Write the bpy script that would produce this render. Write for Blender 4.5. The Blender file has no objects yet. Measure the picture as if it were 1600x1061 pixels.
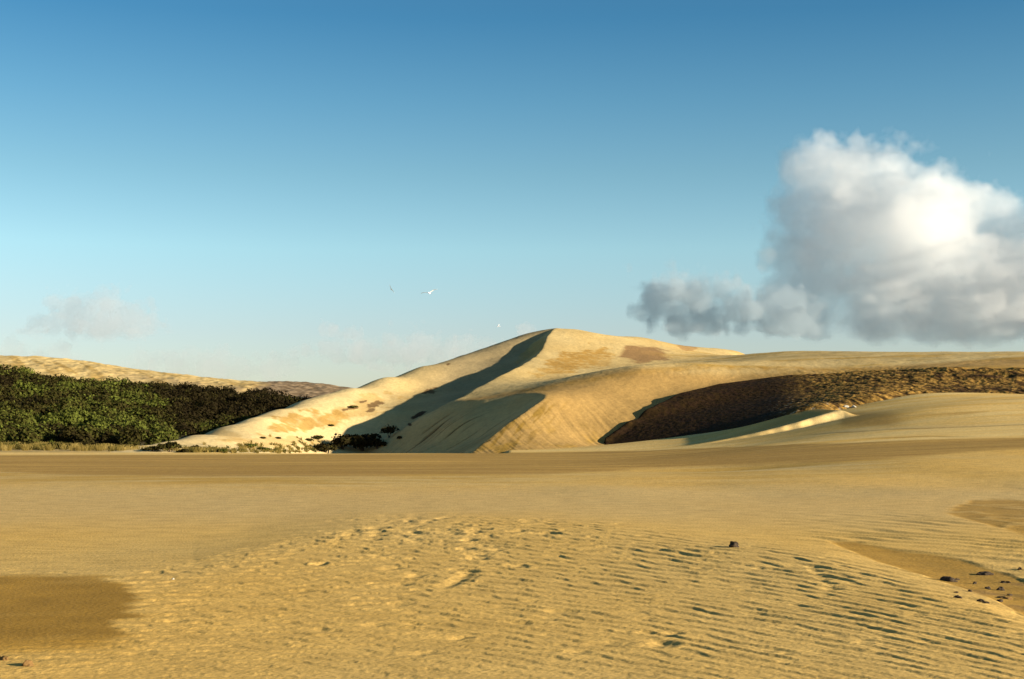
import bpy, math, random
import numpy as np

# ------------------------------------------------------------------ camera, sky, sun, exposure
S = bpy.context.scene
COL = S.collection
F = 2222.2            # focal length in photo pixels (50 mm on a 36 mm frame)
H0 = 690.0            # eye level in the photograph
CAMZ = 1.7
PITCH = math.atan((H0 - 530.5) / F)
cam_d = bpy.data.cameras.new('camera'); cam = bpy.data.objects.new('camera', cam_d); COL.objects.link(cam)
cam_d.lens = 50; cam_d.sensor_width = 36; cam_d.clip_start = 0.1; cam_d.clip_end = 60000
cam.location = (0, 0, CAMZ); cam.rotation_euler = (math.pi / 2 + PITCH, 0, 0)
S.camera = cam

SUN_EL = math.radians(12.4)
SUN_DIR = np.array([0.92, -0.39])            # horizontal direction towards the sun (right, a little behind)
SUN_DIR = SUN_DIR / np.linalg.norm(SUN_DIR)
w = bpy.data.worlds.new('World'); S.world = w; w.use_nodes = True
nt = w.node_tree; nt.nodes.clear()
out = nt.nodes.new('ShaderNodeOutputWorld'); bg = nt.nodes.new('ShaderNodeBackground')
sky = nt.nodes.new('ShaderNodeTexSky'); sky.sky_type = 'NISHITA'; sky.sun_disc = False
sky.sun_elevation = SUN_EL
sky.sun_rotation = math.atan2(SUN_DIR[0], SUN_DIR[1])
sky.air_density = 1.0; sky.dust_density = 0.6; sky.ozone_density = 2.0; sky.altitude = 0
# sky colour corrected with elevation; unseen upper part made less blue to neutralise shade
tc = nt.nodes.new('ShaderNodeTexCoord'); sx = nt.nodes.new('ShaderNodeSeparateXYZ'); nt.links.new(tc.outputs['Generated'], sx.inputs[0])
rp = nt.nodes.new('ShaderNodeValToRGB'); nt.links.new(sx.outputs['Z'], rp.inputs[0]); el = rp.color_ramp.elements
el[0].position = 0.0; el[0].color = (.765, .731, .85, 1); el[1].position = 1.0; el[1].color = (.306, .391, .425, 1)
for p_, c_ in ((.076, (.77, .755, .83)), (.134, (.76, .885, .875)), (.186, (.57, .755, .75)), (.235, (.40, .655, .71)), (.29, (.234, .527, .646)), (.45, (.255, .425, .51))):
    e_ = el.new(p_); e_.color = (*c_, 1)
tint = nt.nodes.new('ShaderNodeMix'); tint.data_type = 'RGBA'; tint.blend_type = 'MULTIPLY'; tint.inputs[0].default_value = 1.0
nt.links.new(sky.outputs[0], tint.inputs[6]); nt.links.new(rp.outputs[0], tint.inputs[7])
nt.links.new(tint.outputs[2], bg.inputs['Color']); bg.inputs['Strength'].default_value = 0.087
nt.links.new(bg.outputs[0], out.inputs['Surface'])

sd = bpy.data.lights.new('sun', 'SUN'); sun = bpy.data.objects.new('sun', sd); COL.objects.link(sun)
sd.energy = 5.0; sd.angle = math.radians(0.6); sd.color = (1.0, 0.89, 0.71)
from mathutils import Vector
tosun = Vector((SUN_DIR[0] * math.cos(SUN_EL), SUN_DIR[1] * math.cos(SUN_EL), math.sin(SUN_EL)))
sun.rotation_euler = tosun.to_track_quat('Z', 'Y').to_euler()
S.view_settings.view_transform = 'Standard'; S.view_settings.look = 'None'
S.view_settings.exposure = 1.32; S.view_settings.gamma = 1.0
S.render.engine = 'CYCLES'
S.cycles.volume_bounces = 14; S.cycles.max_bounces = 16; S.cycles.diffuse_bounces = 3
S.cycles.use_denoising = True
try:
    S.cycles.denoiser = 'OPENIMAGEDENOISE'
except Exception:
    pass

# ------------------------------------------------------------------ numeric helpers
RNG = np.random.default_rng(7)
random.seed(7)

def W(px, py, Y):
    """World point seen at photo pixel px, py when it stands Y metres ahead."""
    a = (px - 800.0) / F; b = (530.5 - py) / F
    dy = math.cos(PITCH) - b * math.sin(PITCH); dz = math.sin(PITCH) + b * math.cos(PITCH)
    return np.array([a * Y / dy, Y, CAMZ + dz * Y / dy])

def proj(X, Y, Z):
    z = Z - CAMZ
    d = Y * math.cos(PITCH) + z * math.sin(PITCH); v = -Y * math.sin(PITCH) + z * math.cos(PITCH)
    return 800 + F * X / d, 530.5 - F * v / d

def sstep(a, b, x):
    t = np.clip((x - a) / (b - a), 0, 1); return t * t * (3 - 2 * t)

_perm = RNG.permutation(4096)
_gr = np.stack([np.cos(np.arange(4096) * 2.399963), np.sin(np.arange(4096) * 2.399963)], 1)
def noise(x, y):
    """2-D gradient noise, about -0.7..0.7"""
    xi = np.floor(x).astype(np.int64); yi = np.floor(y).astype(np.int64)
    xf = x - xi; yf = y - yi
    u = xf * xf * xf * (xf * (xf * 6 - 15) + 10); v = yf * yf * yf * (yf * (yf * 6 - 15) + 10)
    def g(ix, iy, fx, fy):
        h = _perm[(_perm[ix & 4095] + iy) & 4095]
        gg = _gr[h]; return gg[..., 0] * fx + gg[..., 1] * fy
    n00 = g(xi, yi, xf, yf); n10 = g(xi + 1, yi, xf - 1, yf)
    n01 = g(xi, yi + 1, xf, yf - 1); n11 = g(xi + 1, yi + 1, xf - 1, yf - 1)
    a = n00 + u * (n10 - n00); b = n01 + u * (n11 - n01)
    return a + v * (b - a)

def fbm(x, y, o=4, gain=0.5):
    r = 0; a = 1.0; f = 1.0
    for k in range(o):
        r = r + a * noise(x * f + 17.3 * k, y * f - 9.1 * k); a *= gain; f *= 2.03
    return r

class Surf:
    """Smooth height field z(x, y) through surveyed points (thin-plate spline)."""
    def __init__(s, pts, lam=0.0):
        P = np.array(pts, float); s.P = P[:, :2]; n = len(P); s.sc = 100.0
        A = np.zeros((n + 3, n + 3)); Q = s.P / s.sc
        d = np.linalg.norm(Q[:, None] - Q[None], axis=2); A[:n, :n] = s.k(d) + lam * np.eye(n)
        A[:n, n] = 1; A[:n, n + 1:] = Q; A[n, :n] = 1; A[n + 1:, :n] = Q.T
        s.c = np.linalg.solve(A, np.concatenate([P[:, 2], np.zeros(3)])); s.Q = Q
    @staticmethod
    def k(r):
        return np.where(r > 1e-9, r * r * np.log(np.maximum(r, 1e-9)), 0)
    def __call__(s, X, Y):
        sh = np.shape(X); x = np.ravel(X) / s.sc; y = np.ravel(Y) / s.sc
        r = s.c[-3] + s.c[-2] * x + s.c[-1] * y
        for i in range(len(s.Q)):
            r = r + s.c[i] * s.k(np.hypot(x - s.Q[i, 0], y - s.Q[i, 1]))
        return r.reshape(sh)

def smax(a, b, k): return .5 * (a + b + np.sqrt((a - b) ** 2 + k * k))
def smin(a, b, k): return .5 * (a + b - np.sqrt((a - b) ** 2 + k * k))
def mix(a, b, t):
    t = np.asarray(t)[..., None]; return a * (1 - t) + b * t

def curve(u, pts):
    p = np.array(pts, float); return np.interp(u, p[:, 0], p[:, 1])

# ------------------------------------------------------------------ materials
def new_mat(name):
    m = bpy.data.materials.new(name); m.use_nodes = True
    n = m.node_tree; b = n.nodes['Principled BSDF']; b.inputs['Specular IOR Level'].default_value = 0.04
    return m, n, b

def sand_mat(name, grain=900.0, bump=0.02, rough=0.95, mott=0.16, bscale=14.0):
    m, n, b = new_mat(name)
    at = n.nodes.new('ShaderNodeAttribute'); at.attribute_name = 'tone'
    geo = n.nodes.new('ShaderNodeNewGeometry')
    def nz(scale, det=3, dist=0.0):
        x = n.nodes.new('ShaderNodeTexNoise'); x.inputs['Scale'].default_value = scale; x.inputs['Detail'].default_value = det
        x.inputs['Distortion'].default_value = dist
        n.links.new(geo.outputs['Position'], x.inputs['Vector']); return x
    a = nz(bscale, 6); c = nz(bscale * 0.07, 12)
    def mulcol(col, fac, lo, hi):
        r = n.nodes.new('ShaderNodeMapRange'); r.inputs['From Min'].default_value = 0.3; r.inputs['From Max'].default_value = 0.7
        r.inputs['To Min'].default_value = lo; r.inputs['To Max'].default_value = hi
        n.links.new(fac, r.inputs['Value'])
        v = n.nodes.new('ShaderNodeVectorMath'); v.operation = 'SCALE'
        n.links.new(col, v.inputs[0]); n.links.new(r.outputs[0], v.inputs['Scale']); return v.outputs[0]
    col = mulcol(at.outputs['Color'], a.outputs['Fac'], 1 - mott, 1 + mott)
    col = mulcol(col, c.outputs['Fac'], 0.88, 1.12)
    n.links.new(col, b.inputs['Base Color'])
    b.inputs['Roughness'].default_value = rough
    bp = n.nodes.new('ShaderNodeBump'); bp.inputs['Distance'].default_value = bump; bp.inputs['Strength'].default_value = 0.6
    n.links.new(a.outputs['Fac'], bp.inputs['Height']); n.links.new(bp.outputs[0], b.inputs['Normal'])
    return m

M_SAND = sand_mat('sand', bump=0.012, bscale=22.0)
M_DUNE = sand_mat('dune_sand', bump=0.10, bscale=1.1, mott=0.10)
M_BANK = sand_mat('eroded_bank', bump=0.5, bscale=0.9, mott=0.3)
M_HILL = sand_mat('hill_sand', bump=0.6, bscale=0.35, mott=0.14)

DRY = np.array([.595, .362, .096]); DUNE = np.array([.46, .32, .125]); PALE = np.array([.51, .375, .165])
DAMP = np.array([.285, .150, .020]); BROWN = np.array([.335, .195, .048]); OCHRE = np.array([.40, .235, .045])

# ------------------------------------------------------------------ mesh helper
def link(name, me, mat=None, parent=None):
    if mat and not me.materials: me.materials.append(mat)
    o = bpy.data.objects.new(name, me); COL.objects.link(o)
    if parent: o.parent = parent
    return o

def grid_mesh(name, X, Y, Z, col, mat):
    r, c = X.shape
    me = bpy.data.meshes.new(name)
    me.vertices.add(r * c)
    me.vertices.foreach_set('co', np.stack([X, Y, Z], -1).astype(np.float32).ravel())
    i = np.arange(r * c).reshape(r, c)
    q = np.stack([i[:-1, :-1], i[:-1, 1:], i[1:, 1:], i[1:, :-1]], -1).reshape(-1, 4)
    me.loops.add(q.size); me.loops.foreach_set('vertex_index', q.ravel().astype(np.int32))
    me.polygons.add(len(q)); me.polygons.foreach_set('loop_start', (np.arange(len(q)) * 4).astype(np.int32))
    me.polygons.foreach_set('use_smooth', np.ones(len(q), bool))
    me.update(calc_edges=True)
    a = me.color_attributes.new('tone', 'FLOAT_COLOR', 'POINT')
    cc = np.concatenate([np.clip(col, 0, 1), np.ones(col.shape[:2] + (1,))], -1).astype(np.float32)
    a.data.foreach_set('color', cc.ravel())
    me.materials.append(mat)
    o = bpy.data.objects.new(name, me); COL.objects.link(o)
    return o

def axis(lo, hi, dlo, dhi, dn, on):
    """dense samples between dlo..dhi, sparse outside"""
    return np.concatenate([np.linspace(lo, dlo, on, endpoint=False), np.linspace(dlo, dhi, dn, endpoint=False), np.linspace(dhi, hi, on)])

# ------------------------------------------------------------------ the ground: flat, mounds, ripples, hollows
gp = []
for x, y, d in [(1000, 691, 236), (1000, 703, 190), (1000, 742, 70), (850, 703, 235), (700, 705, 232), (1150, 686, 215), (1150, 700, 170), (1150, 735, 85),
                (1300, 660, 195), (1290, 645, 224), (1300, 678, 165), (1300, 691, 135), (1300, 722, 85), (1230, 654, 226), (1440, 615, 243), (1330, 637, 230),
                (1440, 640, 185), (1440, 668, 155), (1440, 687, 125), (1440, 712, 90), (1600, 616, 236), (1600, 640, 175), (1600, 665, 148), (1600, 684, 122),
                (1600, 701, 96), (1600, 720, 78), (1800, 614, 230), (1800, 640, 170), (1800, 670, 130), (1800, 710, 85), (1100, 682, 230)]:
    gp.append(W(x, y, d))
for x, y, d in [(1000, 690, 260), (1300, 640, 250), (1600, 614, 260)]: gp.append(W(x, y, d))
for X in (-200, -120, -60, -20): 
    for Y in (60, 120, 180, 225, 300, 450): gp.append((X, Y, 0.0))
for X in (-30, -12, 0, 8): 
    for Y in (2, 12, 25, 40, 60, 90, 130, 170, 210): gp.append((X, Y, 0.0))
for X in (12, 20, 30, 50): 
    for Y in (2, 14, 25, 42): gp.append((X, Y, 0.0))
for X in (-50, 50): gp.append((X, -20, 0.0))
G0 = Surf(gp, lam=1e-5)

mound_edge = [(-300, 905), (0, 885), (150, 880), (300, 868), (400, 842), (480, 820), (560, 803), (700, 797), (820, 798), (950, 808), (1080, 826), (1200, 843), (1290, 855), (1370, 880), (1450, 905), (1540, 935), (1600, 965), (1700, 1000), (1900, 1080)]
def ground_base(X, Y):
    Yc = np.maximum(Y, 3)
    z = np.where(Y < 320, G0(X, np.clip(Y, 2, 320)), G0(X, np.full_like(Y, 320.)))
    z = np.where(np.abs(X) > 160, z * sstep(330, 160, np.abs(X)), z)
    # the flat ends in a rim and drops away in front of the shaded valley
    z = z - 5.0 * sstep(209, 226, Y) * sstep(-48, -34, X - (Y - 226) * -.05) * sstep(0, -8, X)
    # broad swells of the flat
    z = z + 0.10 * noise(X / 19 + 3, Y / 23) * sstep(20, 60, Y) * sstep(400, 200, Y)
    return z

def ripple(X, Y, ang, lam, warp, seed, sharp=0.55):
    c, s = math.cos(ang), math.sin(ang)
    p = X * c + Y * s
    p = p + warp * (fbm(X / (lam * 6) + seed, Y / (lam * 6) - seed, 2) + .35 * noise(X / (lam * 2.2) - seed, Y / (lam * 2.2)))
    ph = p / lam * 2 * math.pi
    return np.sin(ph + sharp * np.sin(ph))      # asymmetric crests

def build_ground():
    s = axis(-1.6, 1.6, -.385, .40, 1500, 40)
    inv = np.linspace(1 / 9.0, 1 / 46.0, 560)
    Yr = np.concatenate([[-60, -20, -4, 2, 5, 7.5], 1 / inv, np.linspace(47, 250, 300), np.geomspace(255, 9000, 50)])
    wid = np.maximum(np.abs(Yr), 60 + 0 * Yr) 
    wid = np.where(Yr < 9, 9 + (9 - Yr) * .0, Yr)      # columns fan out with distance
    Xg = s[None, :] * wid[:, None]; Yg = np.repeat(Yr[:, None], len(s), 1)
    out_n = np.abs(s)[None, :] > .5
    Xg = np.where(out_n, Xg * (1 + (np.abs(s)[None, :] - .5) * 8 * np.exp(-wid[:, None] / 60)), Xg)
    Z = ground_base(Xg, Yg)
    Yp = np.maximum(Yg, 6)
    u, v = proj(Xg, Yp, Z)
    near = (Yg < 60)
    edge = curve(u, mound_edge)
    m_in = sstep(-6, 42, v - edge + 14 * fbm(Xg / 2.3, Yg / 5, 3))      # 1 on the rippled mound
    # relief of the mound and hollows (metres)
    Zm = 0.09 * sstep(-30, 45, v - edge) * (Yg < 70)
    Zm = Zm + .11 * noise(Xg / 5.5 + 11, Yg / 13 + 2) * sstep(36, 46, Yg) * sstep(90, 60, Yg) * sstep(-2, 6, Xg)
    # damp hollow on the right
    lo_e = curve(u, [(1290, 846), (1370, 880), (1450, 905), (1540, 935), (1600, 965), (1700, 1000)])
    up_e = curve(u, [(1290, 844), (1340, 846), (1420, 858), (1500, 872), (1560, 890), (1600, 905), (1700, 930)])
    hol = sstep(0, 6, v - up_e + 5 * fbm(Xg / 1.1, Yg / 2.5, 3)) * sstep(3, -3, v - lo_e) * sstep(1285, 1310, u) * near
    # second damp hollow farther right
    lo2 = curve(u, [(1470, 800), (1540, 818), (1600, 836), (1700, 870)]); up2 = curve(u, [(1470, 796), (1520, 778), (1600, 776), (1700, 778)])
    hol2 = sstep(0, 7, v - up2 + 8 * fbm(Xg / 1.5, Yg / 4, 3)) * sstep(3, -3, v - lo2) * sstep(1465, 1500, u) * near
    hol2 = hol2 * (.55 + .9 * sstep(0, .3, np.abs(fbm(Xg / 2.2 + 5, Yg / 3.5, 3))))
    # left damp patch
    ru = curve(v, [(905, 150), (925, 190), (950, 222), (975, 215), (1000, 190), (1030, 130), (1045, 40)])
    fing = 46 * noise(Xg * .7, Yg * 1.1 + .3 * Xg) + 22 * noise(Xg * 1.6, Yg * 2.4)
    pat = sstep(26, -16, u - ru - fing * 1.3) * sstep(903, 916, v + 4 * noise(Xg * 2, Yg)) * sstep(1036, 1014, v + .07 * u + 6 * noise(Xg * 2 + 5, Yg)) * near
    endr = sstep(1820, 1680, u + 60 * noise(Xg / 1.2, Yg / 2)); hol = hol * endr; hol2 = hol2 * endr
    pat = pat * sstep(-260, -120, u + 50 * noise(Xg, Yg / 2 + 7))
    # ripples
    amp_far = sstep(46, 22, Yg)
    Yq = np.clip(Yg, 6, 60)
    lamY = .38 * (Yq / 12) ** 1.25                      # the ripples grow larger towards the crest of the mound
    P = -(12 ** 1.25) / (.38 * .25) * Yq ** -.25        # running phase along the view
    wx = Xg + .35 * noise(Xg / 1.6, Yg / 5)
    tilt = (.85 * wx + .10 * wx * wx) / (.38 * (Yq / 12) ** 1.05)
    ph = P + tilt + .55 * fbm(Xg / 1.3 + 3, P / 3.0, 2)
    ph = ph + .26 * noise(Xg / .26 + 40, P / 1.6) + .10 * noise(Xg / .10, P)
    w1 = np.sin(2 * math.pi * ph + .7 * np.sin(2 * math.pi * ph))
    ph2 = P * 1.75 + 1.5 * tilt + .6 * fbm(Xg / .8 + 13, P / 2.0, 2)
    w2 = np.sin(2 * math.pi * ph2)
    colm = np.clip(.5 + 1.5 * noise(Xg / .30 + .8 * noise(Xg / 2, Yg / 4), P / 4.5 + 7), 0, .95)
    gate = sstep(-.35, .35, fbm(Xg / 2.0 + 9, Yg / 3.0, 2))
    lump = fbm(Xg / .16, P * 1.2 + 30, 3)
    rsl = .064 * sstep(50, 16, Yg) + .02
    Zr = m_in * rsl * lamY / 6.28 * (w1 * (.35 + 1.0 * colm) + .40 * w2 * (.4 + .8 * gate) + .16 * lump) * sstep(56, 34, Yg)
    # larger diagonal ripples beyond the mound on the right
    reg = sstep(1180, 1330, u) * sstep(792, 815, v) * (1 - hol) * (1 - hol2) * (1 - m_in) * near
    Zr += reg * .013 * ripple(Xg, Yg, math.radians(28), .75, .8, 5.5) * (.4 + .8 * gate)
    # broken hummocks at the far right
    rg2 = sstep(1430, 1600, u) * sstep(800, 850, v) * (1 - m_in) * near
    Zr += rg2 * .014 * fbm(Xg / .6, Yg / .9, 4)
    Zr *= (1 - .93 * sstep(.05, .95, pat)) * (1 - .85 * hol)
    # faint ripples on the smooth sand between mound and flat
    Zr += (1 - m_in) * near * .0035 * ripple(Xg, Yg, math.radians(75), .45, .5, 1.2) * (1 - pat)
    # footprints and scuffs: dents with a pushed-up rim
    Zd = np.zeros_like(Xg)
    prints = []
    for k in range(85):
        pu = RNG.normal(660, 95); pv = 806 + abs(RNG.normal(0, 1)) * 32
        prints.append((pu, pv, .09 + .08 * RNG.random(), .05 + .05 * RNG.random()))
    for k in range(60):
        prints.append((RNG.uniform(180, 1250), RNG.uniform(812, 1040), .06 + .07 * RNG.random(), .02 + .025 * RNG.random()))
    for k in range(9): prints.append((738 - 8 * k * .6 + RNG.normal(0, 4), 900 + k * 3.2, .11, .05))
    for k in range(8): prints.append((1265 + 4 * k + RNG.normal(0, 3), 895 + 5 * k, .08, .045))
    for k in range(40): prints.append((RNG.uniform(1200, 1600), RNG.uniform(850, 1050), .06, .025))
    for pu, pv, rad, dep in prints:
        d = CAMZ * F / (pv - H0); x0 = (pu - 800) / F * d; y0 = d
        an = RNG.uniform(-.6, .6); asp = RNG.uniform(.9, 1.5)
        j0 = np.searchsorted(Yr, y0 - 2.4); j1 = np.searchsorted(Yr, y0 + 2.4)
        xs = Xg[j0:j1] - x0; ys = Yg[j0:j1] - y0
        ys = ys / (1.3 * (y0 / 12) ** .9)
        a = xs * math.cos(an) + ys * math.sin(an); b = -xs * math.sin(an) + ys * math.cos(an)
        wob = 1 + .5 * noise(xs * 9 + pu, ys * 9)
        q = np.sqrt((a / (rad * asp)) ** 2 + (b / rad) ** 2) * wob
        Zd[j0:j1] += dep * (-np.exp(-(q ** 2) * 1.4) + .14 * np.exp(-((q - 1.5) ** 2) * 3.5))
    Zd *= .30 * (m_in * .9 + .1) * (1 - pat)
    micro = .0018 * fbm(Xg / .09, Yg / .13, 2) * sstep(40, 14, Yg)
    ledge = -.012 * hol - .012 * hol2 - 0 * pat
    Z = Z + Zm + Zr + Zd + micro * (1 - .7 * pat) + ledge
    # terrace lip: wind-cut sand ledge beside the dark bank, and the small rim of the flat
    L = np.array([W(1085, 685, 192)[:2], W(1160, 678, 197)[:2], W(1230, 669, 202)[:2], W(1290, 657, 207)[:2], W(1314, 651, 209)[:2]])
    fx = np.interp(Xg, L[:, 0], L[:, 1])
    dist = Yg - fx + 1.2 * noise(Xg / 2.2, Yg / 40) * sstep(20, 45, Xg) + 2.5 * noise(Xg / 9, Yg / 60 + 4)
    inl = sstep(L[0, 0] - 3, L[-1, 0] + 4, Xg) ** .8 * sstep(L[-1, 0] + 2.5, L[-1, 0] - .5, Xg)
    Z = Z + inl * 1.25 * (sstep(-2.6, .3, dist) * sstep(38, 2, dist))
    # low cut edge along the back of the flat
    stepv = 0.13 * noise(Xg / 30, Yg / 7) * sstep(60, 90, Yg) * sstep(240, 150, Yg)
    Z = Z + stepv
    # ---------------- colour of the sand itself
    nbig = fbm(Xg / 6, Yg / 14, 4); nfine = fbm(Xg / .5, Yg / 1.2, 3)
    col = mix(DRY[None, None], PALE[None, None] * np.array([.97, .98, .95]), np.clip(.15 + .35 * nbig, 0, .5))
    warm = sstep(742, 775, v) * sstep(845, 790, v) * (1 - m_in)
    col = mix(col, np.array([.50, .35, .155]), .55 * warm * (Yg < 90))
    col = mix(col, OCHRE, np.clip(.10 * nfine * m_in, 0, .08))
    # brown damp band of the flat
    wob = 3.0 * fbm(Xg / 14, Yg / 40, 3)
    top = curve(u, [(-300, 712), (0, 711), (400, 710), (850, 706.5), (1000, 704), (1150, 698), (1300, 692), (1450, 687), (1600, 684), (1900, 676)])
    bot = curve(u, [(-300, 744), (0, 738), (120, 741), (200, 742), (330, 746), (560, 745), (700, 743), (850, 741), (1000, 733), (1180, 729), (1300, 722), (1450, 712), (1600, 701), (1900, 690)])
    band = sstep(-1.2, 1.2, v - top) * sstep(2.5, -2.0, v - bot + wob)
    lanes = fbm(Xg / 26, Yg / 3.2, 4)
    bandc = mix(BROWN * np.array([1.0, 1.02, 1.1]), DRY * .92, np.clip(.10 + .9 * lanes, 0, .8))
    col = mix(col, bandc, band)
    # ochre drift streaks under the band
    t2 = sstep(-4, 3, v - bot + wob) * sstep(26, 6, v - bot + wob + 8 * fbm(Xg / 9, Yg / 12, 2)) * sstep(1100, 700, u)
    col = mix(col, mix(OCHRE, PALE, np.clip(.35 + 1.3 * fbm(Xg / 8, Yg / 3.0, 3), 0, 1)), .75 * t2 * (Yg > 40))
    t3 = sstep(-3, 3, v - bot) * sstep(34, 8, v - bot + 6 * lanes) * sstep(900, 1150, u) * sstep(1500, 1350, u)
    col = mix(col, mix(OCHRE * 1.05, PALE, np.clip(.3 + 1.2 * lanes, 0, 1)), .7 * t3)
    # strata behind the band on the right, paler tone standing in for missing sunlight
    back = sstep(1.5, -1.5, v - top)
    col = mix(col, mix(np.array([.68, .47, .175]), DRY * 1.08, np.clip(.45 + 1.4 * fbm(Xg / 30, Yg / 6, 3), 0, 1)), back * (Yg > 100))
    col = mix(col, BROWN * 1.25, np.clip(1.6 * fbm(Xg / 16 + 4, Yg / 9, 4) - .15, 0, .8) * back * sstep(1310, 1480, u) * sstep(672, 655, v) * (Yg > 100))
    col = mix(col, BROWN * 1.1, .8 * sstep(1305, 1320, u) * sstep(1430, 1380, u) * sstep(638, 650, v) * sstep(672, 660, v) * (Yg > 100))
    col = mix(col, BROWN * 1.2, .8 * back * sstep(.3, 1.5, dist) * sstep(26, 14, dist) * inl)
    col = mix(col, PALE * 1.12, .9 * inl * sstep(-5, -2.5, dist) * sstep(1.2, .2, dist))
    # small step in the strata on the right: its shaded face painted as a dark line
    cl = curve(u, [(1240, 681), (1300, 676), (1400, 670.5), (1500, 667), (1600, 663.5), (1900, 655)]) + .8 * noise(Xg / 5, Yg / 50)
    col = mix(col, BROWN * .8, .75 * sstep(1.3, .3, np.abs(v - cl)) * sstep(1235, 1300, u) * (Yg > 100))
    col = mix(col, PALE * 1.05, .6 * sstep(6, 0, cl - v) * sstep(-1, 1, cl - v) * sstep(1235, 1330, u) * (Yg > 100))
    cl2 = curve(u, [(1000, 698), (1200, 689), (1300, 688), (1450, 682), (1600, 682)]) + .8 * noise(Xg / 7 + 5, Yg / 50)
    col = mix(col, BROWN * .9, .6 * sstep(1.0, .2, np.abs(v - cl2)) * sstep(1000, 1100, u) * np.clip(.5 + 2 * noise(Xg / 9, Yg / 90), 0, 1) * (Yg > 100))
    # beyond the dunes: unseen land and sea, coloured dark to cut warm bounce on clouds
    col = mix(col, np.array([.045, .06, .055]), sstep(520, 900, Yg))
    # damp patches
    col = mix(col, DAMP * (1.05 + .18 * nfine[..., None] + .25 * nbig[..., None]), (.86 - .5 * np.clip(noise(Xg * .9 + 3, Yg * 1.0) - .22, 0, .4)) * pat)
    rim = sstep(1014, 1026, v + .07 * u) * sstep(1050, 1032, v + .05 * u) * sstep(260, 120, u) * near
    col = mix(col, DAMP * 1.35, .7 * rim)
    col = mix(col, DAMP * (1.05 + .3 * nfine[..., None]), .72 * hol)
    col = mix(col, DAMP * (1.05 + .3 * nfine[..., None]), .66 * np.clip(hol2, 0, 1))
    dirt = rg2 * np.clip(2.2 * fbm(Xg / .8 + 3, Yg / 1.1, 4) - .1, 0, 1)
    col = mix(col, np.array([.13, .085, .045]), .7 * dirt * sstep(880, 900, v))
    col = col * (1 + .07 * noise(Xg / .035, Yg / .12)[..., None] * (Yg < 60)[..., None])
    col = col * (1 + .05 * np.clip(RNG.normal(size=Xg.shape), -2, 2)[..., None] * (Yg < 300)[..., None])
    o = grid_mesh('ground', Xg, Yg, Z, col, M_SAND); o['kind'] = 'structure'
    return o

build_ground()
def ground_z(x, y):
    return float(ground_base(np.array([[float(x)]]), np.array([[float(y)]]))[0, 0])

# ------------------------------------------------------------------ the dune
A_pts = []
A_crest = [(150, 708, 225), (230, 696, 238), (300, 681, 262), (350, 667, 278), (400, 652, 292), (435, 640, 305), (470, 628, 320), (510, 616, 331), (545, 607, 341), (600, 590, 358), (660, 573, 378),
           (700, 563, 391), (725, 555.5, 398), (750, 548, 404), (775, 540, 409), (800, 532, 413), (820, 525.5, 416), (840, 519, 419), (855, 515, 420), (868, 513.5, 420), (900, 530, 424)]
for p in A_crest:
    q = W(*p); A_pts.append(q)
    if 440 < p[0] < 720:      # here the crest line runs away from the viewer: the back slope falls to the left
        A_pts.append(q + np.array([-7, 5, -3.2])); A_pts.append(q + np.array([-22, 14, -12.0])); A_pts.append(q + np.array([-70, 30, -26.0])); continue
    A_pts.append(q + np.array([-6, 28, -3.0 - .05 * q[2]])); A_pts.append(q + np.array([-18, 85, -12 - .5 * q[2]]))
for p in [(240, 704, 226), (320, 706, 232), (400, 706, 248), (470, 706, 272), (520, 708, 284), (570, 706, 292), (640, 740, 262), (560, 740, 262), (500, 725, 255), (430, 715, 236),
          (265, 690, 249), (300, 694, 247), (350, 692, 252), (350, 680, 265), (400, 682, 268), (480, 678, 294), (560, 660, 312), (590, 630, 333), (640, 615, 350), (700, 590, 371), (760, 565, 389), (835, 549, 390), (610, 680, 304), (660, 650, 315), (720, 615, 338),
          (740, 660, 300), (800, 650, 300), (850, 600, 340), (868, 570, 375), (1000, 600, 380), (1100, 640, 300),
          (760, 605, 350), (820, 572, 375), (1000, 600, 440), (1150, 620, 450)]:
    A_pts.append(W(*p))
for q in [(-5, 215, -8), (20, 215, -8), (60, 215, -10), (6, 400, 27.3), (8.3, 408, 29.2), (3, 392, 25.5), (-20, 235, -5), (40, 250, -6), (80, 260, -8)]: A_pts.append(np.array(q, float))
A_S = Surf(A_pts, lam=1e-8)

TOE = [(935, 697, 251), (945, 691, 252), (1020, 688, 245), (1100, 681, 237), (1180, 666, 229), (1230, 652, 225), (1290, 643, 225), (1330, 636, 230), (1390, 625, 238), (1440, 614, 244), (1500, 615, 242), (1600, 615, 237), (1800, 616, 230)]
CREST = [(945, 690, 253), (975, 668, 258), (1010, 644.5, 265), (1060, 620, 275), (1120, 605, 281), (1180, 597, 284), (1230, 590.5, 285), (1300, 587.5, 282), (1400, 582.5, 275), (1480, 577.5, 266), (1600, 579.5, 259), (1800, 581.5, 250)]
K = [(725, 720, 232), (742, 702, 243), (795, 660, 255), (850, 622, 267), (790, 619, 284), (722, 620, 302), (760, 598, 320), (805, 575, 340), (850, 541, 388), (868, 513, 420), (870, 522, 436), (872, 620, 480)]
KW = np.array([W(*k) for k in K])
B_pts = [W(*k) for k in K[1:-2]]
for p in [(900, 515, 424), (950, 524, 428), (1000, 527, 432), (1050, 537, 436), (1100, 544, 440), (1160, 553, 445), (1220, 560, 450)]:
    q = W(*p); B_pts.append(q); B_pts.append(q + np.array([3, 40, -8])); 
for p in [(850, 592, 330), (900, 581, 345), (950, 573, 360), (1000, 567, 375), (1080, 560, 395), (1160, 554.5, 405)]: B_pts.append(W(*p))
for p in [(1250, 551, 400), (1350, 553, 380), (1450, 554, 360), (1600, 553, 340), (1800, 556, 330)]:
    q = W(*p); B_pts.append(q); B_pts.append(q + np.array([0, 45, -3])); B_pts.append(q + np.array([0, 110, -12]))
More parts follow.
